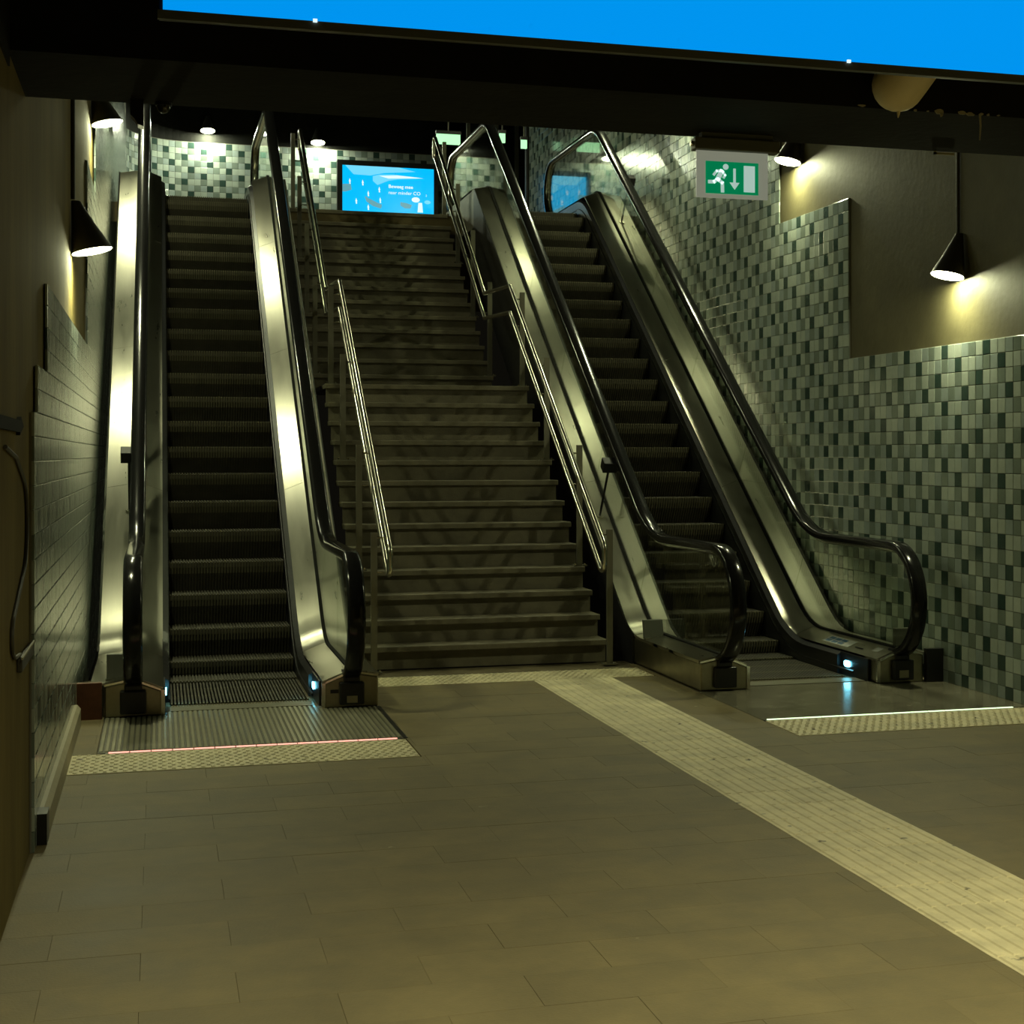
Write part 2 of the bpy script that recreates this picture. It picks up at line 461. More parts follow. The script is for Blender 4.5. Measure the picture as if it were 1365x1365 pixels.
pr = thing('landing_plate', 'smooth grey landing plate edged by a pale green LED line', 'floor plate', (4.65, 10.4, 0))
MB().box(3.705, 5.0, 9.575, 10.835, -0.011, 0.002).box(4.09, 5.11, 10.835, 10.975, -0.011, 0.002).build('smooth_cover', M['plate_smooth'], pr)
MB().box(5.004, 5.63, 9.575, 10.84, -0.011, 0.002).build('smooth_cover', M['plate_smooth'], pr)
led(pr, 3.73, 5.5, M['led_white'], 'pale green')

# ------------------------------------------------------------------ tiled walls
T = 0.1055
PAT = ['LLGMLD', 'GDLLGM', 'LMLMDL', 'MGDLMG']
KI = {'L': 0, 'G': 1, 'M': 2, 'D': 3}
def tile_local(mb, o, u, wv, nrm, su, sw, g=0.0018, t=0.012, ch=0.003):
    """one tile: corner o, along u and wv (unit vectors), proud along nrm"""
    o, u, wv, nrm = Vector(o), Vector(u), Vector(wv), Vector(nrm)
    q = []
    for (h, e) in ((0, g), (t - ch*.6, g), (t, g + ch)):
        for (a, b) in ((e, e), (su - e, e), (su - e, sw - e), (e, sw - e)):
            q.append(o + u * a + wv * b + nrm * h)
    mb.add(q, [(0,1,5,4),(1,2,6,5),(2,3,7,6),(3,0,4,7),(4,5,9,8),(5,6,10,9),(6,7,11,10),(7,4,8,11),(8,9,10,11)])
def side_wall_tiles(parent, x, nx, y_col0, zone, n_single, ymax):
    """tiles on a wall at x; zone(y, z) tells where tiles are; the nearest n_single are objects"""
    cells = []
    i0 = 0
    for i in range(0, int((ymax - y_col0) / T) + 1):
        y = y_col0 + i * T
        for j in range(0, 76):
            z = 2.517 - 24 * T + j * T
            z0, z1 = max(z, 0.0), z + T
            if z1 - z0 < .02: continue
            if zone(y + T/2, (z0 + z1)/2):
                k = KI[PAT[(23 - j) % 4][(-i) % 6]]
                cells.append((y, z0, z1 - z0, k))
    field = MB()
    cache = {}
    for c, (y, z0, h, k) in enumerate(cells):
        if c < n_single:
            key = (round(h, 3), k)
            if key not in cache:
                mb = MB(); tile_local(mb, (0, 0, 0), (0, 1, 0), (0, 0, 1), (nx, 0, 0), T, h)
                cache[key] = mb.mesh('wall_tile', TM[k])
            put('tile', cache[key], parent, (x, y, z0))
        else:
            field.mi = k
            tile_local(field, (x, y, z0), (0, 1, 0), (0, 0, 1), (nx, 0, 0), T, h)
    tag(field.build('tile_field', TM, parent), kind='stuff')

# right wall: plaster behind, tiles up to three heights
wr = MB().box(5.655, 5.95, -3, 24.9, -0.1, 9).build('wall_right', M['plaster'])
tag(wr, 'brown plastered wall with checkered green tiles beside the escalator', 'wall', kind='structure')
part(MB().box(5.643, 5.655, 9.0, 12.54, 0, 2.52).box(5.643, 5.655, 12.54, 14.17, 0, 3.89).box(5.643, 5.655, 14.17, 24.85, 0, 8.9).build('mortar_bed', M['mortar'], wr), 'grey mortar bed')
def zone_r(y, z):
    if z < pitch(y) - 1.2: return False
    if y < 12.535: return z < 2.517
    if y < 14.165: return z < 3.885
    return z < 7.8 if y < 24.82 else False
side_wall_tiles(wr, 5.643, -1, 12.535 - 36 * T, zone_r, 288, 24.85)
# left wall
wl = MB().box(-0.86, -0.53, -3, 27.35, -0.1, 9).build('wall_left', M['plaster_left'])
tag(wl, 'olive plastered wall with glossy pale tiles beside the escalator', 'wall', kind='structure')
part(MB().box(-0.532, -0.522, -3, 6.25, 3.12, 4.0).build('painted_band', M['black_paint'], wl), 'black painted band along the top of the wall')
part(MB().box(-0.529, -0.521, 7.26, 7.5, 0, 1.88).box(-0.529, -0.521, 7.5, 8.15, 0, 2.09).box(-0.529, -0.521, 8.15, 12.53, 0, 2.52).box(-0.529, -0.521, 12.53, 14.17, 0, 3.89).box(-0.529, -0.521, 14.17, 27.3, 0, 8.9).build('mortar_bed', M['mortar'], wl), 'grey mortar bed')
def zone_l(y, z):
    if z < pitch(y) - 1.2: return False
    if y < 7.27: return False
    if y < 7.5: return z < 1.88
    if y < 8.15: return z < 2.08
    if y < 12.535: return z < 2.517
    if y < 14.165: return z < 3.885
    return z < 7.05
side_wall_tiles(wl, -0.521, 1, 12.535 - 50 * T, zone_l, 288, 27.3)
# back wall with a rounded corner on the left
wb = MB()
cx, cy, rc = 0.58, 27.35, 1.10
out = [(cx - (rc+.013) * math.cos(a), cy + (rc+.013) * math.sin(a)) for a in [R(90) * k / 14 for k in range(15)]]
back_in = out + [(4.95, cy + rc + .013)]
outer = [(4.95, 28.8), (-0.86, 28.8), (-0.86, 27.35)]
wb.prism_z(back_in + outer, ZT - 0.01, 7.07)
wback = wb.build('wall_back', M['mortar'])
tag(wback, 'checkered tiled wall of the upper hall behind the blue screen', 'wall', kind='structure')
field = MB()
arc = rc * R(90)
nc = round(arc / T)
cols = []
for i in range(nc):
    a0, a1 = R(90) * i / nc, R(90) * (i + 1) / nc
    p0 = Vector((cx - rc * math.cos(a0), cy + rc * math.sin(a0), 0)); p1 = Vector((cx - rc * math.cos(a1), cy + rc * math.sin(a1), 0))
    cols.append((p0, (p1 - p0)))
x = cx
while x < 4.9:
    cols.append((Vector((x, cy + rc, 0)), Vector((T, 0, 0)))); x += T
for i, (p, d) in enumerate(cols):
    u = d.normalized(); nrm = Vector((u.y, -u.x, 0))
    for j in range(int((7.06 - ZT) / T)):
        z = 7.06 - (j + 1) * T
        field.mi = KI[PAT[j % 4][(i * 1 + 2) % 6]]
        tile_local(field, (p.x - nrm.x*.012, p.y - nrm.y*.012, z), u, (0, 0, 1), nrm, d.length, T)
tag(field.build('tile_field', TM, wback), kind='stuff')
up = MB().prism_z([(p[0], p[1]) for p in back_in + outer], 7.07, 9.0).build('upper_plaster', M['black_paint'], wback)
part(up, 'black painted wall above the tiles')

# dark end of the upper hall on the right
we = MB().box(4.95, 9.0, 30.6, 30.9, ZT, 9).build('wall_rear', M['black_paint'])
tag(we, 'dark wall at the far end of the passage off the upper hall', 'wall', kind='structure')
ce = MB()
ce.prism_x([(7.05, 3.18), (7.05, 3.4), (14.0, 8.7), (31, 8.7), (31, 8.9), (13.9, 8.9), (6.9, 3.6)], -0.9, 9.0)
tag(ce.build('ceiling', M['black_paint']), 'black sloping ceiling above the escalator shaft', 'ceiling', kind='structure')
c2 = MB().box(-0.9, 6.0, -3.2, 6.2, 3.9, 4.1).build('ceiling', M['black_paint'])
tag(c2, 'black ceiling of the concourse', 'ceiling', kind='structure')
bk = MB().box(-0.9, 6.0, -3.4, -3.1, -0.1, 4.1).build('wall_front', M['plaster_left'])
tag(bk, 'olive plastered wall of the concourse opposite the stairs', 'wall', kind='structure')

# black beam across the opening
beam = MB().box(-0.57, 5.65, 6.25, 7.05, 3.18, 4.0).build('trim_1', M['black_paint'])
tag(beam, 'black painted beam across the opening above the stairs', 'beam', kind='structure')
rnd = random.Random(3)
def flake(x, z, w, h, yy=6.25):
    mb = MB(); n = 9; pts = []
    for k in range(n):
        a = 6.283 * k / n; rr = rnd.uniform(.55, 1.0)
        pts.append((x + w/2 * rr * math.cos(a), z + h/2 * rr * math.sin(a)))
    mb.prism_y(pts, yy - .006, yy)
    mb.build('paint_flake', M['flake'], beam)
for (x, z, w, h) in [(2.87, 3.187, .05, .012), (3.12, 3.182, .018, .012), (3.18, 3.182, .012, .008), (3.235, 3.183, .05, .026), (3.245, 3.172, .015, .03), (3.345, 3.186, .045, .018), (3.385, 3.181, .045, .018),
                     (3.44, 3.185, .02, .014), (3.47, 3.184, .016, .012), (3.52, 3.184, .02, .008)]: flake(x, z, w, h)
part(MB().tube([(3.43, 6.246, 3.185), (3.432, 6.244, 3.13), (3.427, 6.243, 3.07)], [.006, .005, .003], 6).build('hanging_strip', M['flake'], beam), 'pale strip hanging from the beam edge')
part(MB().box(3.62, 3.73, 7.045, 7.056, 3.165, 3.175).box(3.62, 3.635, 7.045, 7.056, 3.165, 3.22).build('metal_bracket', M['flake'], beam), 'pale metal bracket')

# baseboard and little things on the left wall
bb = MB().prism_y([(-0.521, 0), (-0.47, 0), (-0.47, .105), (-0.49, .13), (-0.521, .13)], 7.55, 10.6).build('baseboard_left', mat('baseboard_paint', (0.36, 0.32, 0.21), 0.6, noise=.1))
tag(bb, 'beige baseboard below the glossy tiles', 'baseboard', kind='structure')
MB().box(-0.529, -0.468, 7.4, 7.55, 0, .135).build('end_block', M['black'], bb)

# ------------------------------------------------------------------ escalators
def clampz(v, lo): return max(v, lo)
STEP_MESH = None
def step_mesh():
    mb = MB(); hw = 0.468; n = 40; p = 2 * hw / n
    mb.box(-hw, hw, 0.014, 0.343, -0.05, -0.010)
    mb.box(-hw, hw, 0.30, 0.50, -0.06, -0.022)
    core = [(0.012, -0.010), (0.020, -0.04), (0.045, -0.10), (0.090, -0.17), (0.150, -0.275)]
    mb.prism_x(core + [(0.18, -0.275), (0.18, -0.012)], -hw, hw)
    front = [(0.0, -0.010), (0.008, -0.04), (0.033, -0.10), (0.078, -0.17), (0.138, -0.275)]
    for i in range(n):
        c = -hw + (i + .5) * p
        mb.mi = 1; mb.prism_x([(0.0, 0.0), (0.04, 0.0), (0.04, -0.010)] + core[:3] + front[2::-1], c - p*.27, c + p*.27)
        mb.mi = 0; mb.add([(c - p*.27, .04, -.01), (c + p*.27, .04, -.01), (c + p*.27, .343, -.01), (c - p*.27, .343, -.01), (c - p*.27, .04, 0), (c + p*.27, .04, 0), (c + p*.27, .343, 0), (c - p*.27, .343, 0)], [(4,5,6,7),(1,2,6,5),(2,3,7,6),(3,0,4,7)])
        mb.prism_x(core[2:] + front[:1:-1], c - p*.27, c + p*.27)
    return mb.mesh('escalator_step', [M['step'], M['step_worn_lit']])
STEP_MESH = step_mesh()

def hand_path():
    cyc, czc, r = 10.95, 0.615, 0.43
    arc0 = [(cyc + r * math.cos(R(a)), czc + r * math.sin(R(a))) for a in range(258, 89, -8)]
    mid = fillet([(cyc, 1.045), (12.57, 1.045), (19.42, 5.84), (21.75, 5.84)], [1.25, 0.85], 12)
    c2y, c2z = 21.75, 5.84 - r
    arc1 = [(c2y + r * math.cos(R(a)), c2z + r * math.sin(R(a))) for a in range(82, -81, -8)]
    return arc0, mid, arc1
ARC0, MID, ARC1 = hand_path()
HAND = ARC0 + MID[1:] + ARC1
hand_z = interp(MID)
HPROF = [(-.042, .006), (.042, .006), (.054, -.003), (.060, -.022), (.057, -.048), (.046, -.058), (-.046, -.058), (-.057, -.048), (-.060, -.022), (-.054, -.003)]
GPROF = [(-.034, -.055), (.034, -.055), (.034, -.064), (.014, -.080), (-.014, -.080), (-.034, -.064)]
# for the newel arcs the profile normal points outwards, as along the rest of the path
def glass_outline(y0, y1, first=False, last=False):
    def top(yc):
        yt = yc - 0.376 * slope_at(yc); return (yt, hand_z(yt) - .055)
    def bot(yc): return (yc, deckz(yc) + .235)
    if first:
        cyc, czc, r = 10.95, 0.615, 0.43 - .055
        arc = [(cyc + r * math.cos(R(a)), czc + r * math.sin(R(a))) for a in range(246, 89, -8)]
        pts = [bot(y) for y in frange(y1, 10.9, -.12)] + arc
        ty = top(y1)[0]
        pts += [(y, hand_z(y) - .055) for y in frange(cyc + .1, ty, .12)]
        return pts
    if last:
        r = 0.43 - .055; c2y, c2z = 21.75, 5.84 - .43
        arc = [(c2y + r * math.cos(R(a)), c2z + r * math.sin(R(a))) for a in range(90, -71, -8)]
        ty = top(y0)[0]
        return [(y, hand_z(y) - .055) for y in frange(ty, c2y - .1, .12)] + arc + [bot(y) for y in frange(21.8, y0, -.12)]
    b = [bot(y) for y in frange(y0, y1, .12)]
    ta, tb = top(y0)[0], top(y1)[0]
    t = [(y, hand_z(y) - .055) for y in frange(tb, ta, -.12)]
    return b + t
_fr = frange
def frange(a, b, step):
    n = max(1, round((b - a) / step)) if (b - a) / step > 0 else 1
    return [a + (b - a) * i / n for i in range(n + 1)]

def escalator(cx, label, wide, name='escalator'):
    t = thing(name, label, 'escalator', (cx, Y_IN, 0))
    # moving steps
    ys = [13.047 + .343 * k for k in range(-5, 24)]
    for y in ys:
        z = pitch(y)
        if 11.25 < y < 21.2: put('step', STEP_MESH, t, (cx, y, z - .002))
    # comb plate and its teeth
    cb = MB().box(cx - .47, cx + .47, 10.98, 11.16, -.01, .006)
    for i in range(50):
        c = cx - .468 + (i + .5) * .936 / 50
        cb.add([(c-.005, 11.16, 0), (c+.005, 11.16, 0), (c+.005, 11.16, .006), (c-.005, 11.16, .006), (c-.002, 11.24, -.001), (c+.002, 11.24, -.001), (c+.002, 11.24, .001), (c-.002, 11.24, .001)],
               [(0,1,2,3),(0,1,5,4),(1,2,6,5),(2,3,7,6),(3,0,4,7),(4,5,6,7)])
    cb.build('comb_plate', M['comb'], t)
    MB().box(cx - .47, cx + .47, 20.9, 22.3, ZT - .02, ZT + .004).build('upper_landing_plate', M['comb'], t)
    full = _fr(Y_IN, 22.3, .12)
    cut = [10.87, 12.45, 14.3, 16.15, 18.0, 19.369, 20.9, 22.2]
    gcut = [11.72, 12.95, 14.35, 15.75, 17.15, 18.55, 20.35]
    for s in (-1, 1):
        def X(v): return cx + s * v
        OD = .97 if s == wide else .885
        # skirt, brush
        ys = _fr(11.0, 22.2, .12)
        sk = MB().vsweep(_fr(11.0, 11.5, .12), pitch, [(X(.50), -.02), (X(.515), -.02), (X(.515), .165), (X(.50), .165)])
        sk.vsweep(_fr(11.5, 22.2, .12), pitch, [(X(.474), -.3), (X(.515), -.3), (X(.515), .165), (X(.474), .14)])
        sk.build('skirt_panel', M['skirt'], t)
        MB().vsweep(_fr(11.2, 21.5, .12), pitch, [(X(.466), .035), (X(.478), .035), (X(.478), .055), (X(.466), .048)]).build('skirt_brush', M['black'], t)
        # inner and outer deck, in lengths
        for a, b in zip(cut, cut[1:]):
            yy = _fr(a + .002, b - .002, .1)
            MB().vsweep(yy, deckz, [(X(.512), .165), (X(.512), .18), (X(.688), .250), (X(.688), .236)]).build('inner_deck', M['steel'], t, smooth=True)
            MB().vsweep(yy, deckz, [(X(.712), .236), (X(.712), .250), (X(OD), .250 - .028 * (OD - .712) / .173), (X(OD), .20)]).build('outer_deck', M['steel'], t, smooth=True)
        MB().vsweep(_fr(10.9, 22.15, .1), deckz, [(X(.682), .225), (X(.718), .225), (X(.718), .262), (X(.682), .262)]).build('glass_gasket', M['gasket'], t)
        MB().vsweep(_fr(19.372, 22.2, .12), deckz, [(X(OD - .013), -.27), (X(OD), -.27), (X(OD), .2), (X(OD - .013), .2)]).build('side_panel', M['post'], t)
        MB().vsweep(_fr(12.5, 19.37, .12), deckz, [(X(OD - .013), -.75), (X(OD + .012), -.75), (X(OD + .012), .225), (X(OD - .013), .2)]).build('side_panel', M['black'], t)
        # glass
        outs = [glass_outline(0, gcut[0] - .002, first=True)]
        for a, b in zip(gcut, gcut[1:]): outs.append(glass_outline(a + .002, b - .002))
        outs.append(glass_outline(gcut[-1] + .002, 0, last=True))
        for o in outs:
            MB().prism_x(o, X(.695), X(.705)).build('glass_panel', M['glass'], t)
        MB().sweep(HAND, [(px, pn) for px, pn in HPROF], X(.70)).build('handrail', M['rubber'], t, smooth=True)
        MB().sweep(HAND, GPROF, X(.70)).build('handrail_guide', M['chrome'], t, smooth=True)
        # newel bases
        for (y0, y1, zz, fy) in ((10.84, 12.6, 0, -1), (21.0, 22.24, ZT, 1)):
            prof = [(X(.522), zz), (X(.522), zz + .168), (X(.70), zz + .238), (X(.88), zz + .205), (X(.88), zz)]
            nb = MB().prism_y(prof, y0, y1).build('newel_base', M['steel_dark'], t, bevel=.012)
            yf = y0 if fy < 0 else y1
            il = MB()
            il.box(X(.70) - .082, X(.70) + .082, min(yf, yf + fy*.05), max(yf, yf + fy*.05), zz + .025, zz + .175)
            il.box(X(.70) - .055, X(.70) + .055, min(yf - fy*.12, yf + fy*.03), max(yf - fy*.12, yf + fy*.03), zz + .17, zz + .25)
            part(il.build('handrail_inlet', M['black'], nb, bevel=.01), 'black rubber handrail inlet')
            if fy < 0:
                MB().box(X(.515) - .012, X(.515) + .012, y0 - .004, y0 + .02, .01, .17).build('edge_strip', M['chrome'], nb)
                fr = [(X(.53), .166), (X(.70), .236), (X(.70), .250), (X(.53), .180)]
                MB().prism_y(fr, y0 - .006, y0 + .02).build('edge_strip', M['chrome'], nb)
                fr = [(X(.70), .236), (X(.88), .204), (X(.88), .217), (X(.70), .250)]
                MB().prism_y(fr, y0 - .006, y0 + .02).build('edge_strip', M['chrome'], nb)
    return t

escL = escalator(0.54, 'escalator left of the stone stairs, with the red LED line at its foot', -1)
escR = escalator(4.60, 'escalator beside the checkered tile wall, with the pale green LED line at its foot', 1)

def oval(parent, x, s, y, z, ry=.055, rz=.024):
    mb = MB(); n = 16
    ring = [(y + ry * math.copysign(abs(math.cos(6.283*k/n))**.7, math.cos(6.283*k/n)), z + rz * math.copysign(abs(math.sin(6.283*k/n))**.7, math.sin(6.283*k/n))) for k in range(n)]
    mb.prism_x(ring, x, x + s * .008)
    part(mb.build('skirt_lamp', M['cyan'], parent), 'glowing cyan skirt lamp')
# on the inner faces of the newel bases
oval(escR, 4.60 + .4985, -1, 11.36, .085)
oval(escL, 0.54 + .4985, -1, 11.36, .085)
oval(escL, 0.54 - .4985, 1, 11.36, .085)

# label plates on newels
def plate(parent, x0, x1, y, z0, z1, m=None, name='label_plate'):
    return MB().box(x0, x1, y - .004, y, z0, z1).build(name, m or M['steel_dark'], parent)
plate(escL, 0.54 + .665, 0.54 + .735, 10.79, .04, .085)
plate(escL, 0.54 + .56, 0.54 + .615, 10.838, .10, .125, M['black'])
plate(escR, 4.60 + .66, 4.60 + .735, 10.79, .045, .10)
# stickers on the inner deck of the far newel (pictograms of a person with dog, pram and shoe)
def deck_pt(cxx, v, y, lift=.004):   # point on the right inner deck, v 0..1 across
    return (cxx + .512 + .176 * v, y, .18 + .07 * v + lift + pitch(y))
def deck_quad(parent, name, v0, v1, y0, y1, m, lift=.002):
    vs = [deck_pt(4.60, v0, y0, lift), deck_pt(4.60, v1, y0, lift), deck_pt(4.60, v1, y1, lift), deck_pt(4.60, v0, y1, lift)]
    vs += [(a, b, c - .0015) for a, b, c in vs]
    return MB().add(vs, [(0,1,2,3),(7,6,5,4),(0,1,5,4),(1,2,6,5),(2,3,7,6),(3,0,4,7)]).build(name, m, parent)
stk = deck_quad(escR, 'warning_sticker', .22, .72, 11.48, 11.98, M['sticker'])
for a in range(3):
    for b in range(2):
        y0 = 11.62 + a * .115; v0 = .27 + b * .22
        deck_quad(stk, 'pictogram', v0, v0 + .17, y0, y0 + .095, M['sticker_blue'], .0032)
deck_quad(escR, 'small_sticker', .45, .75, 11.02, 11.12, M['sticker'])
MB().box(4.60 + .57, 4.60 + .585, 11.26, 11.38, .207, .212).build('deck_slot', M['black'], escR)

# upright stop plates on the outer decks, and sensor boxes on leaning rods
def stop_plate(parent, x, y, w=.17, h=.16, lean=.04):
    z = pitch(y) + .22
    o = MB().prism_x([(y, z), (y + .05, z), (y + .05 + lean, z + h), (y + lean, z + h)], x - w/2, x + w/2).build('stop_plate', M['housing'], parent, bevel=.004)
    MB().box(x - w/2 - .005, x + w/2 + .005, y - .03, y + .0, z, z + .012).build('stop_plate_foot', M['steel'], o)
    return o
stop_plate(escR, 4.60 - .795, 12.22, .16, .15)
stop_plate(escR, 4.60 + .80, 10.98, .16, .17, .0)
stop_plate(escL, 0.54 - .80, 11.02, .14, .17, .0)
def sensor(parent, x, y, box=True):
    th = R(35); z = pitch(y) + .23
    d = Vector((0, -math.sin(th), math.cos(th))); a = Vector((0, math.cos(th), math.sin(th)))
    p = Vector((x, y, z)); q = p + d * .52
    r = MB().tube([p, q], .011, 8).build('sensor_rod', M['black'], parent)
    MB().tube([p - d*.0, p + d * .02], .032, 12).build('rod_foot', M['steel'], r)
    if box:
        b = MB().obox(q + d * .05, (.065, 0, 0), a * .05, d * .05).build('sensor_box', M['black'], r, bevel=.004)
sensor(escR, 4.60 - .80, 13.87)
sensor(escL, 0.54 - .775, 14.0)
sensor(escR, 4.60 + .80, 18.7)
# board closing the gap at the foot of the plastered side
wd_ = MB().box(-0.505, -0.352, 10.80, 10.85, 0, .235).build('filler_board', M['wood'])
tag(wd_, 'reddish brown filler board between tiled wall and escalator newel', 'board')
wd_ = MB().box(5.49, 5.625, 10.80, 10.85, 0, .25).build('filler_board', M['black'])
tag(wd_, 'black filler board between escalator newel and checkered wall', 'board')

# ------------------------------------------------------------------ stone stairs
SR, ST, SY, SL = 0.18305, 0.2435, 12.62, 1.75
def nose(k): return SY + (k - 1) * ST if k <= 13 else SY + 12 * ST + SL + (k - 14) * ST
SX0, SX1 = 1.53, 3.53
stairs = thing('staircase', 'dark stone staircase in two flights between the two escalators', 'stairs', (2.53, SY, 0))
for k in range(1, 27):
    y = nose(k); z = k * SR
    yb = nose(k + 1) + .06 if k < 26 else y + .35
    MB().box(SX0, SX1, y, yb, z - .045, z).build('tread', M['stair'], stairs, bevel=.006)
    MB().box(SX0 + .01, SX1 - .01, y + .05, y + .07, z - SR + .001, z - .045).build('riser', M['stair'], stairs)
MB().box(SX0, SX1, nose(26) + .35, 20.9, ZT - .05, ZT).build('top_slab', M['stair'], stairs)
def stair_z(y):
    z = 0
    for k in range(1, 27):
        if nose(k) <= y: z = k * SR
    return z
RAIL = [(12.42, 1.06), (15.88, 3.41), (17.2, 3.46), (20.45, 5.78)]
railf = interp(RAIL)
def railing(xr, xp, label):
    t = thing('handrail_railing', label, 'railing', (xp, 12.47, 0), group=None)
    lo = [(y, z - .27) for y, z in RAIL]
    def p3(path, bx=0): return [(xr, y, z) for y, z in path]
    def curve(path): return fillet(path, [.06] * (len(path) - 2), 5)
    part(MB().tube(p3(curve(RAIL)), .022, 12).build('upper_rail', M['tube'], t, smooth=True), 'upper steel tube rail')
    part(MB().tube(p3(curve(lo)), .022, 12).build('lower_rail', M['tube'], t, smooth=True), 'lower steel tube rail')
    # return bends joining both tubes at the two ends
    for (e, lo_e, sgn) in ((RAIL[0], lo[0], -1), (RAIL[-1], lo[-1], 1)):
        dy, dz = sgn * .12, sgn * .08 if sgn < 0 else .02
        pts = fillet([e, (e[0] + dy, e[1] + dz), (lo_e[0] + dy, lo_e[1] + dz), lo_e], [.07, .07], 6)
        MB().tube(p3(pts), .022, 12).build('rail_return', M['tube'], t, smooth=True)
    for y in (12.47, 13.44, 14.66, 15.72, 17.36, 18.35, 19.33, 20.3):
        zb = stair_z(y) ; zt = railf(y) + (.03 if y > 12.5 else .0)
        po = MB().box(xp - .025, xp + .025, y - .012, y + .012, zb, zt).build('post', M['post'], t)
        bp = MB().box(xp - .06, xp + .06, y - .045, y + .045, zb, zb + .01).build('base_plate', M['post'], po)
        for s in (-1, 1):
            MB().tube([(xp + s*.042, y - .025, zb + .01), (xp + s*.042, y - .025, zb + .024)], .010, 6).build('bolt', M['chrome'], po)
        for dz in (0, -.27):
            zz = railf(y) + dz - .01
            if zz > zb + .1: MB().tube([(xp, y, zz - .03), (xr, y, zz - .03), (xr, y, zz - .01)], .007, 6).build('rail_bracket', M['tube'], po)
    return t
railing(1.70, 1.60, 'double tube steel stair railing beside the escalator with the red LED line')
railing(3.41, 3.50, 'double tube steel stair railing beside the escalator with the pale green LED line')

# ------------------------------------------------------------------ wall downlights
def downlight(name, label, x, y, z, nx, ny, lens, group, r=.125, h=.34, lean=.05):
    """half-cone shell fixed to the wall it leans on; (nx, ny) points away from the wall; z is the lens height"""
    t = thing(name, label, 'lamp', (x, y, z), group)
    n = 20
    u = Vector((-ny, nx, 0)); nv = Vector((nx, ny, 0))
    wall = Vector((x, y, 0)) - nv * r           # contact line on the wall
    def ring(zz, f, tilt=0):
        out = []
        for k in range(n):
            a = 6.283185 * k / n
            off = (1 + math.cos(a)) * r * f     # distance from the wall
            p = wall + nv * off + u * (r * f * math.sin(a))
            out.append((p.x, p.y, zz + tilt * off + lean * (y - p.y) * tilt / .22))
        return out
    rings = [ring(z, 1, .22), ring(z + h * .5, .62, .1), ring(z + h, .22), ]
    vs = sum(rings, []); fs = []
    for i in range(2):
        for k in range(n): fs.append((i*n+k, i*n+(k+1)%n, (i+1)*n+(k+1)%n, (i+1)*n+k))
    fs.append(tuple(range(2*n, 3*n)))
    MB().add(vs, fs).build('shade', M['lamp_body'], t, smooth=True)
    lr = [Vector(p) for p in ring(z + .012, 1, .22)]
    c = sum(lr, Vector()) / n
    lr = [tuple(c + (p - c) * .93) for p in lr]
    lo = [tuple(Vector(p) - Vector((0, 0, .014))) for p in lr]
    mb = MB(); mb.add(lr + lo, [tuple(range(n)), tuple(range(n, 2*n))[::-1]] + [(k, (k+1) % n, n + (k+1) % n, n + k) for k in range(n)])
    rim = M['lens_rim']
    part(mb.build('lens', rim, t), 'glowing white lens')
    k_ = .44
    cr = [tuple(c + (Vector(p) - c) * k_ - Vector((0, 0, .014))) for p in lr]; cl = [tuple(Vector(p) - Vector((0, 0, .006))) for p in cr]
    mb = MB(); mb.add(cr + cl, [tuple(range(n, 2*n))[::-1]] + [(k, (k+1) % n, n + (k+1) % n, n + k) for k in range(n)])
    part(mb.build('bulb', lens, t), 'bright lamp core')
    return t
G = 'wall downlights along the escalator shaft'
WL, WRX = -0.53, 5.655
ll1 = downlight('wall_lamp', 'lower black cone lamp on the plastered wall beside the red LED escalator', WL + .127, 10.6, 2.95, 1, 0, M['lens'], G)
ll2 = downlight('wall_lamp', 'upper black cone lamp near the ceiling beside the red LED escalator', WL + .127, 13.65, 4.36, 1, 0, M['lens'], G)
rl1 = downlight('wall_lamp', 'bright cone lamp on brown plaster, hanging below a black pipe', WRX - .127, 10.55, 2.98, -1, 0, M['lens'], G)
rl2 = downlight('wall_lamp', 'bright cone lamp beside the green running man sign', WRX - .127, 13.65, 4.36, -1, 0, M['lens'], G)
for (yy, zz, w_) in ((16.7, 5.78, 'third'), (19.75, 7.2, 'fourth')):      # the lamps go on up the shaft behind the beam
    for x, s in ((WL + .155, 1), (WRX - .14, -1)):
        downlight('wall_lamp', w_ + ' cone lamp up the shaft over the ' + ('glossy pale tiles' if s > 0 else 'checkered tiles') + ', behind the beam', x, yy, zz, s, 0, M['lens_shaft'], G)
downlight('wall_lamp', 'back wall lamp glowing above the escalator with the red LED line', 0.80, 28.46 - .127, 7.22, 0, -1, M['lens_back'], G, h=.3, lean=0)
downlight('wall_lamp', 'back wall lamp glowing just left of the blue information screen', 2.66, 28.46 - .127, 7.12, 0, -1, M['lens_back'], G, h=.3, lean=0)

# conduits feeding the lamps
def conduit(label, pts, r=.012):
    o = MB().tube(pts, r, 8).build('conduit', M['cable'], smooth=True)
    return tag(o, label, 'pipe')
conduit('thin black pipe down the brown plaster to the cone lamp', [(5.64, 10.6, 4.2), (5.64, 10.6, 3.33)], .014)
conduit('thin dark pipe down the plaster to the lower cone lamp', [(-.516, 10.6, 4.6), (-.516, 10.6, 3.3)], .014)

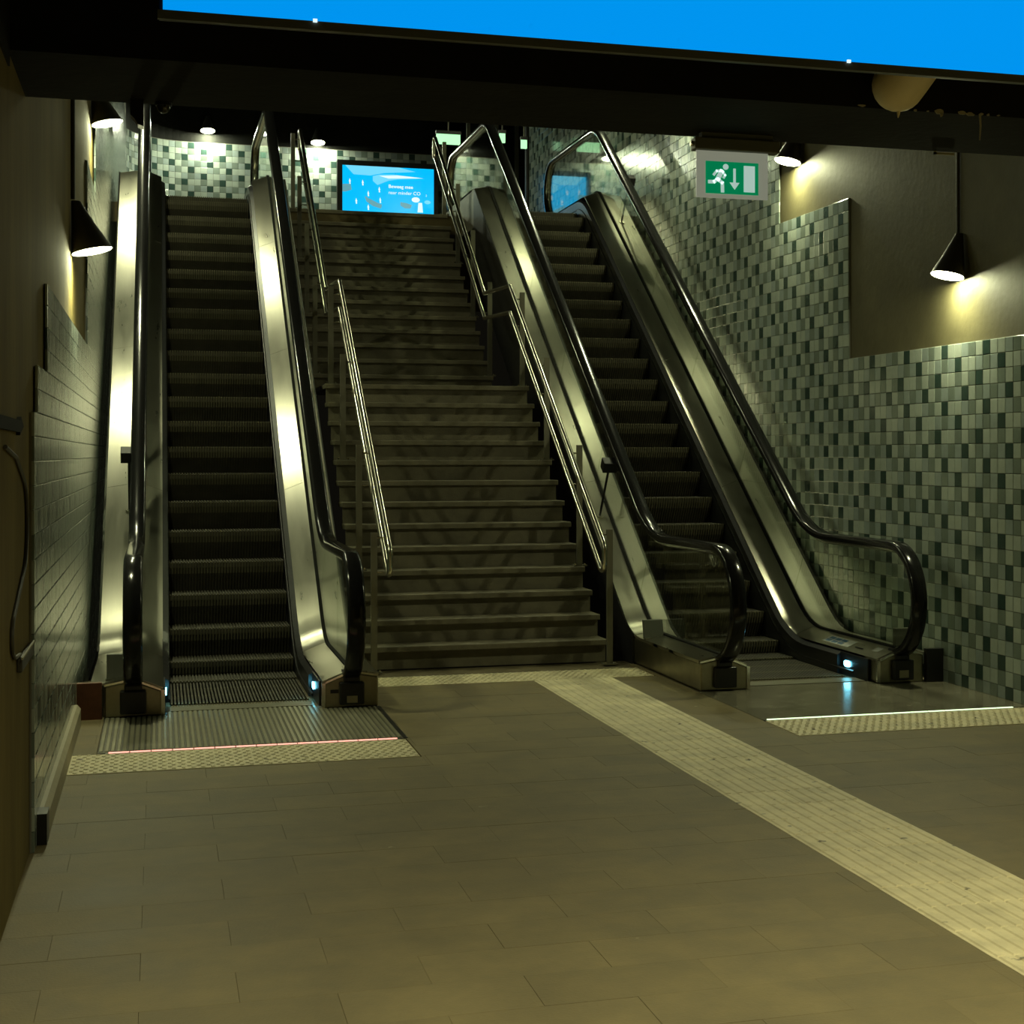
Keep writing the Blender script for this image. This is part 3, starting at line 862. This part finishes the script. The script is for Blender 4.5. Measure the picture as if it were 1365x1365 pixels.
# ------------------------------------------------------------------ signs and screens
def text_mesh(parent, name, body, x, y, z, size, m, bold=0.0, align='LEFT'):
    cu = bpy.data.curves.new('lettering', 'FONT'); cu.body = body; cu.size = size; cu.offset = bold; cu.extrude = .001; cu.align_x = align
    o = bpy.data.objects.new('lettering', cu); C.objects.link(o)
    dg = bpy.context.evaluated_depsgraph_get(); dg.update()
    me = bpy.data.meshes.new_from_object(o.evaluated_get(dg))
    bpy.data.objects.remove(o)
    me.transform(Matrix.Translation((x, y, z)) @ Matrix.Rotation(R(90), 4, 'X'))
    pw = wloc[parent.name]; me.transform(Matrix.Translation((-pw[0], -pw[1], -pw[2])))
    me.materials.clear(); me.materials.append(m)
    ob = bpy.data.objects.new(name, me); C.objects.link(ob); ob.parent = parent; wloc[ob.name] = pw
    return ob
YS = 28.36
sc = thing('information_screen', 'wide black framed screen with a blue picture at the head of the stairs', 'screen', (3.9, YS, 5.9))
fr = MB()
x0, x1, z0, z1 = 3.085, 4.70, 5.92, 6.79
MB().box(x0 - .09, x1 + .09, YS, YS + .1, z0 - .09, z1 + .09).build('casing', M['black'], sc, bevel=.01)
for (a, b, c, d) in ((x0-.09, x1+.09, z1, z1+.09), (x0-.09, x1+.09, z0-.09, z0), (x0-.09, x0, z0, z1), (x1, x1+.09, z0, z1)):
    MB().box(a, b, YS - .02, YS + .001, c, d).build('frame', M['black'], sc)
disp = MB().box(x0, x1, YS - .006, YS - .001, z0, z1).build('display', M['screen'], sc)
SW, SH = x1 - x0, z1 - z0
def su(u): return x0 + SW * u
def sv(v): return z1 - .78 * v          # v = 1 at the lowest line the stairs leave in view
def flat2d(pts, m, name, yy=YS - .0075):
    return MB().prism_y([(su(a), sv(b)) for a, b in pts], yy, yy + .0012).build(name, m, disp)
flat2d([(.03,.0),(.62,.0),(.8,.08),(.45,.14),(.30,.21),(.12,.2)], M['screen_pale'], 'pale_sky')
flat2d([(.33,.22),(.40,.18),(.55,.165),(.72,.19),(.90,.22),(.74,.25),(.60,.27),(.50,.31),(.38,.42),(.33,.33)], M['screen_pale'], 'swoosh', YS - .009)
flat2d([(.40,.21),(.60,.18),(.88,.215),(.70,.235),(.5,.26)], M['screen_white'], 'swoosh_highlight', YS - .0105)
flat2d([(0,.43),(.09,.42),(.1,.55),(.03,.6),(0,.6)], M['screen_grey'], 'grey_patch', YS - .009)
flat2d([(.24,.68),(.30,.74),(.38,.82),(.43,.86),(.42,.95),(.33,.9),(.26,.8)], M['screen_grey'], 'grey_band', YS - .009)
flat2d([(.63,.78),(.70,.80),(.76,.84),(.74,.92),(.68,.92),(.63,.86)], M['screen_grey'], 'grey_shape', YS - .009)
n = 14
flat2d([(.80 + .045*math.cos(6.283*k/n), .715 + .06*math.sin(6.283*k/n)) for k in range(n)], M['screen_white'], 'white_cloud', YS - .009)
flat2d([(.83,.78),(.87,.78),(.88,1.0),(.82,1.0)], M['screen_white'], 'white_column', YS - .009)
flat2d([(.93 + .035*math.cos(6.283*k/n), .76 + .045*math.sin(6.283*k/n)) for k in range(n)], M['screen_pale'], 'pale_cloud', YS - .009)
for (a, b) in ((.08, .36), (.22, .38), (.28, .62), (.40, .52), (.41, .76), (.15, .8), (.28, .93)):
    flat2d([(a, b - .07), (a + .007, b - .02), (a + .012, b), (a + .006, b + .01), (a + .010, b + .06), (a - .004, b + .065), (a - .006, b + .01), (a - .010, b)], M['screen_white'], 'pale_figure', YS - .010)
text_mesh(disp, 'headline', 'Beweeg mee', su(.50), YS - .009, sv(.47), .085, M['screen_white'], .0012)
text_mesh(disp, 'subline', 'naar minder CO', su(.50), YS - .009, sv(.61), .085, M['screen_white'])
text_mesh(disp, 'subscript', '2', su(.50) + .66, YS - .009, sv(.63), .05, M['screen_white'])

# blue light box hanging close to the camera
bs = thing('blue_sign', 'large blank glowing blue sign box hanging overhead', 'sign', (1.8, 5.55, 3.1))
MB().box(0.0, 3.75, 5.52, 5.57, 3.150, 3.95).build('sign_case', M['black'], bs)
MB().box(0.012, 3.75, 5.505, 5.519, 3.172, 3.95).build('sign_face', M['blue_sign'], bs)
MB().box(-0.005, 3.75, 5.500, 5.519, 3.140, 3.170).build('bottom_rail', M['housing'], bs)
for x in (0.507, 2.472): part(MB().box(x - .007, x + .007, 5.492, 5.5, 3.165, 3.176).build('edge_glint', M['screen_white'], bs), 'bright painted glint on the lower edge')  # tiny glowing dots added as glints on the rail, no lamps there

# running man exit sign under the beam
YE = 6.95
ex = thing('exit_sign', 'green running man exit sign on clear plate under the black beam', 'sign', (2.52, YE, 3.18))
def expx(px, py):      # the sign lies in the plane y = YE
    k = math.tan(R(16.5774)); l = (px - P_X) / F_PX
    s_, c_ = math.sin(R(16.5774)), math.cos(R(16.5774))
    d = YE / (c_ - l * s_)
    return (d * (s_ + l * c_), 1.70 + d * (HZ - py) / F_PX)
xa, za = expx(928, 262.5); xb, zb = expx(1023, 207)
xg0, zg0 = expx(940, 257.5); xg1, zg1 = expx(1010, 218.5)
MB().box(xa - .015, xb + .05, YE - .035, YE + .035, zb + .005, zb + .062).build('lamp_housing', M['housing'], ex, bevel=.006)
MB().box(xa + .02, xb + .02, YE - .02, YE + .02, zb + .062, 3.18).build('mounting_bar', M['housing'], ex)
MB().tube([(xa - .028, YE, zb + .035), (xa - .012, YE, zb + .035)], .012, 10).build('end_screw', M['chrome'], ex)
pn = MB().box(xa, xb, YE - .005, YE + .005, za, zb + .006).build('acrylic_panel', M['acrylic'], ex)
gr = MB().box(xg0, xg1, YE - .009, YE - .005, zg0, zg1).build('green_field', M['sign_green'], ex)
gw, gh = xg1 - xg0, zg1 - zg0
def gpt(u, v): return (xg0 + gw * u, zg1 - gh * v)
def stroke(pts, w, name, close=False):
    mb = MB()
    for a, b in zip(pts, pts[1:]):
        A, B = Vector(gpt(*a)), Vector(gpt(*b)); d = (B - A).normalized(); nn = Vector((-d.y, d.x)) * w; e = d * w * .6
        q = [A - e + nn, A - e - nn, B + e - nn, B + e + nn]
        mb.prism_y([tuple(p) for p in q], YE - .0115, YE - .009)
    return mb
def disc(u, v, r): c = gpt(u, v); return [(c[0] + r * math.cos(6.283*k/16), c[1] + r * math.sin(6.283*k/16)) for k in range(16)]
man = stroke([(.15,.42),(.205,.30),(.30,.285)], .006, 'a')
for pts, w in ([(.30,.30),(.22,.56)], .0115), ([(.31,.30),(.365,.42),(.335,.50)], .0055), ([(.22,.56),(.155,.64),(.06,.645)], .008), ([(.23,.56),(.31,.66),(.315,.93)], .008):
    q = stroke(pts, w, 'b'); man.add(q.v, q.f)
man.prism_y(disc(.375, .16, .0135), YE - .0115, YE - .009)
part(man.build('running_man', M['sign_white'], gr), 'white running figure')
arw = MB().prism_y([gpt(.52,.2), gpt(.565,.2), gpt(.565,.64), gpt(.635,.64), gpt(.545,.86), gpt(.45,.64), gpt(.52,.64)], YE - .0115, YE - .009).build('arrow', M['sign_white'], gr)
MB().prism_y([gpt(.72,.10), gpt(.93,.10), gpt(.93,.92), gpt(.72,.92)], YE - .0115, YE - .009).build('door_symbol', M['sign_white'], gr)

# small exit signs and rods in the upper hall
def far_sign(label, xc, y, z, w, h, rod=True):
    t = thing('hanging_sign', label, 'sign', (xc, y, z))
    MB().box(xc - w/2, xc + w/2, y - .02, y + .02, z, z + h).build('lit_face', M['far_sign'], t)
    MB().box(xc - w/2 - .01, xc + w/2 + .01, y - .03, y + .03, z + h, z + h + .05).build('sign_housing', M['black'], t)
    MB().tube([(xc, y, z + h + .05), (xc, y, 8.72)], .012, 6).build('hanger_rod', M['post'], t)
far_sign('white green lit sign hanging behind the top end of the stair railing', 4.20, 24, 6.40, .36, .15)
far_sign('small green lit sign beside the dark far end of the tiled wall', 5.37, 24, 6.40, .09, .13)
far_sign('small green lit sign behind the handrail of the escalator by the checkered wall', 5.03, 24.0, 6.47, .09, .14)
# dark glazed screen closing the passage
gz = thing('glazed_partition', 'dark glazed partition with slim steel posts at the far end of the upper hall', 'partition', (5.6, 26.5, ZT))
MB().box(4.96, 7.6, 26.5, 26.53, ZT, 8.6).build('glass_pane', M['dark_glass'], gz)
for x in (4.97, 5.45, 5.80, 6.05): MB().box(x - .03, x + .03, 26.45, 26.5, ZT, 8.6).build('post', M['post'], gz)
co = MB().box(5.60, 5.95, 24.86, 24.95, ZT, 8.7).build('wall_end_post', M['black'])
tag(co, 'black steel edge post at the end of the checkered wall', 'post')

# loudspeaker on the beam
sp = thing('loudspeaker', 'cream cylindrical loudspeaker fixed to the black beam under the blue sign', 'speaker', (3.0, 6.2, 3.25))
ax = Vector((.356, -.627, .70)).normalized(); c = Vector((2.975, 6.11, 3.252))
def spin(c, ax, prof, n=28):
    a = Vector((0, 0, 1)); u = (a - ax * a.dot(ax)).normalized(); v = ax.cross(u)
    mb = MB(); vs = []; fs = []
    for (d, r) in prof:
        for k in range(n):
            an = 6.283185 * k / n
            vs.append(c + ax * d + u * (r * math.cos(an)) + v * (r * math.sin(an)))
    m = len(prof)
    for i in range(m - 1):
        for k in range(n): fs.append((i*n+k, i*n+(k+1)%n, (i+1)*n+(k+1)%n, (i+1)*n+k))
    fs.append(tuple(range(n))[::-1]); fs.append(tuple(range((m-1)*n, m*n)))
    return mb.add(vs, fs)
spin(c, ax, [(-.112 * math.cos(R(a_)), .112 * math.sin(R(a_))) for a_ in (4, 15, 28, 42, 56, 70, 84)] + [(.04, .112), (.118, .110), (.124, .102), (.120, .094), (.112, .090)]).build('case', M['cream'], sp, smooth=True)
up_ = (Vector((0, 0, 1)) - ax * ax.z).normalized(); sd = ax.cross(up_)
for s in (-1, 1):
    spin(c + sd * (.042 * s) - up_ * .045, ax, [(.10, .026), (.132, .026), (.136, .014)], 14).build('cable_gland', M['cream'], sp, smooth=True)
spin(c - up_ * .078, ax, [(.10, .006), (.117, .006)], 8).build('screw', M['black'], sp)
MB().tube([c - Vector((0, 0, .105)), c - Vector((0, -.002, .124)), c - Vector((.002, -.002, .138))], [.009, .006, .002], 8).build('paint_drip', M['cream'], sp, smooth=True)
MB().tube([tuple(c), (2.98, 6.252, 3.26)], .02, 8).build('mounting_arm', M['black'], sp)

# dome camera and junction box under the beam on the left
dm = thing('dome_camera', 'small dark dome camera under the black beam above the red LED escalator', 'camera', (0.018, 7.0, 3.18))
MB().tube([(.018, 7.0, 3.18), (.018, 7.0, 3.165)], .034, 16).build('mount_ring', M['black'], dm)
n = 14; vs = []; fs = []
for i in range(6):
    a = R(90) * i / 5.001
    for k in range(n): vs.append((.018 + .029*math.cos(a)*math.cos(6.283*k/n), 7.0 + .029*math.cos(a)*math.sin(6.283*k/n), 3.165 - .032*math.sin(a)))
for i in range(5):
    for k in range(n): fs.append((i*n+k, i*n+(k+1)%n, (i+1)*n+(k+1)%n, (i+1)*n+k))
MB().add(vs, fs).build('dome', M['dark_glass'], dm, smooth=True)
jb = MB().prism_y([(-.115, 3.18), (-.115, 3.115), (-.098, 3.098), (-.085, 3.075), (-.062, 3.068), (-.062, 3.18)], 6.96, 7.04).build('cable_box', M['black'])
tag(jb, 'stepped black cable box under the beam beside the dome camera', 'box')

# cable, junction box and bracket on the plastered wall close to the camera
def wallpt(y, z): return (-.522, y * .916, 1.7 + (z - 1.7) * .916)
cb_ = MB().tube(fillet([wallpt(6.62, 1.73), wallpt(7.1, 1.69), wallpt(7.66, 1.55), wallpt(7.70, 1.25), wallpt(6.95, 1.02), wallpt(6.85, .92), wallpt(7.05, .86), wallpt(7.3, .845)], [.1, .2, .2, .15, .06, .06], 6), .008, 8).build('wall_cable', M['cable'], smooth=True)
tag(cb_, 'dark cable hanging in a loop on the olive plastered wall', 'cable')
jx = thing('junction_box', 'small dark junction box at the end of the looped wall cable', 'box', (-.51, 6.9, .85))
MB().box(-.53, -.508, 6.62, 7.2, .853, .908).build('box_body', M['cable'], jx, bevel=.006)
MB().box(-.511, -.504, 6.60, 7.22, .906, .914).build('box_lid', M['flake'], jx)
ab = MB().prism_x([(5.4, 1.792), (6.6, 1.787), (6.6, 1.775), (6.78, 1.812), (6.66, 1.848), (6.6, 1.833), (5.4, 1.838)], -.53, -.515).build('wall_marker', M['gasket'])
tag(ab, 'black arrow shaped marker on the olive plastered wall', 'marker')
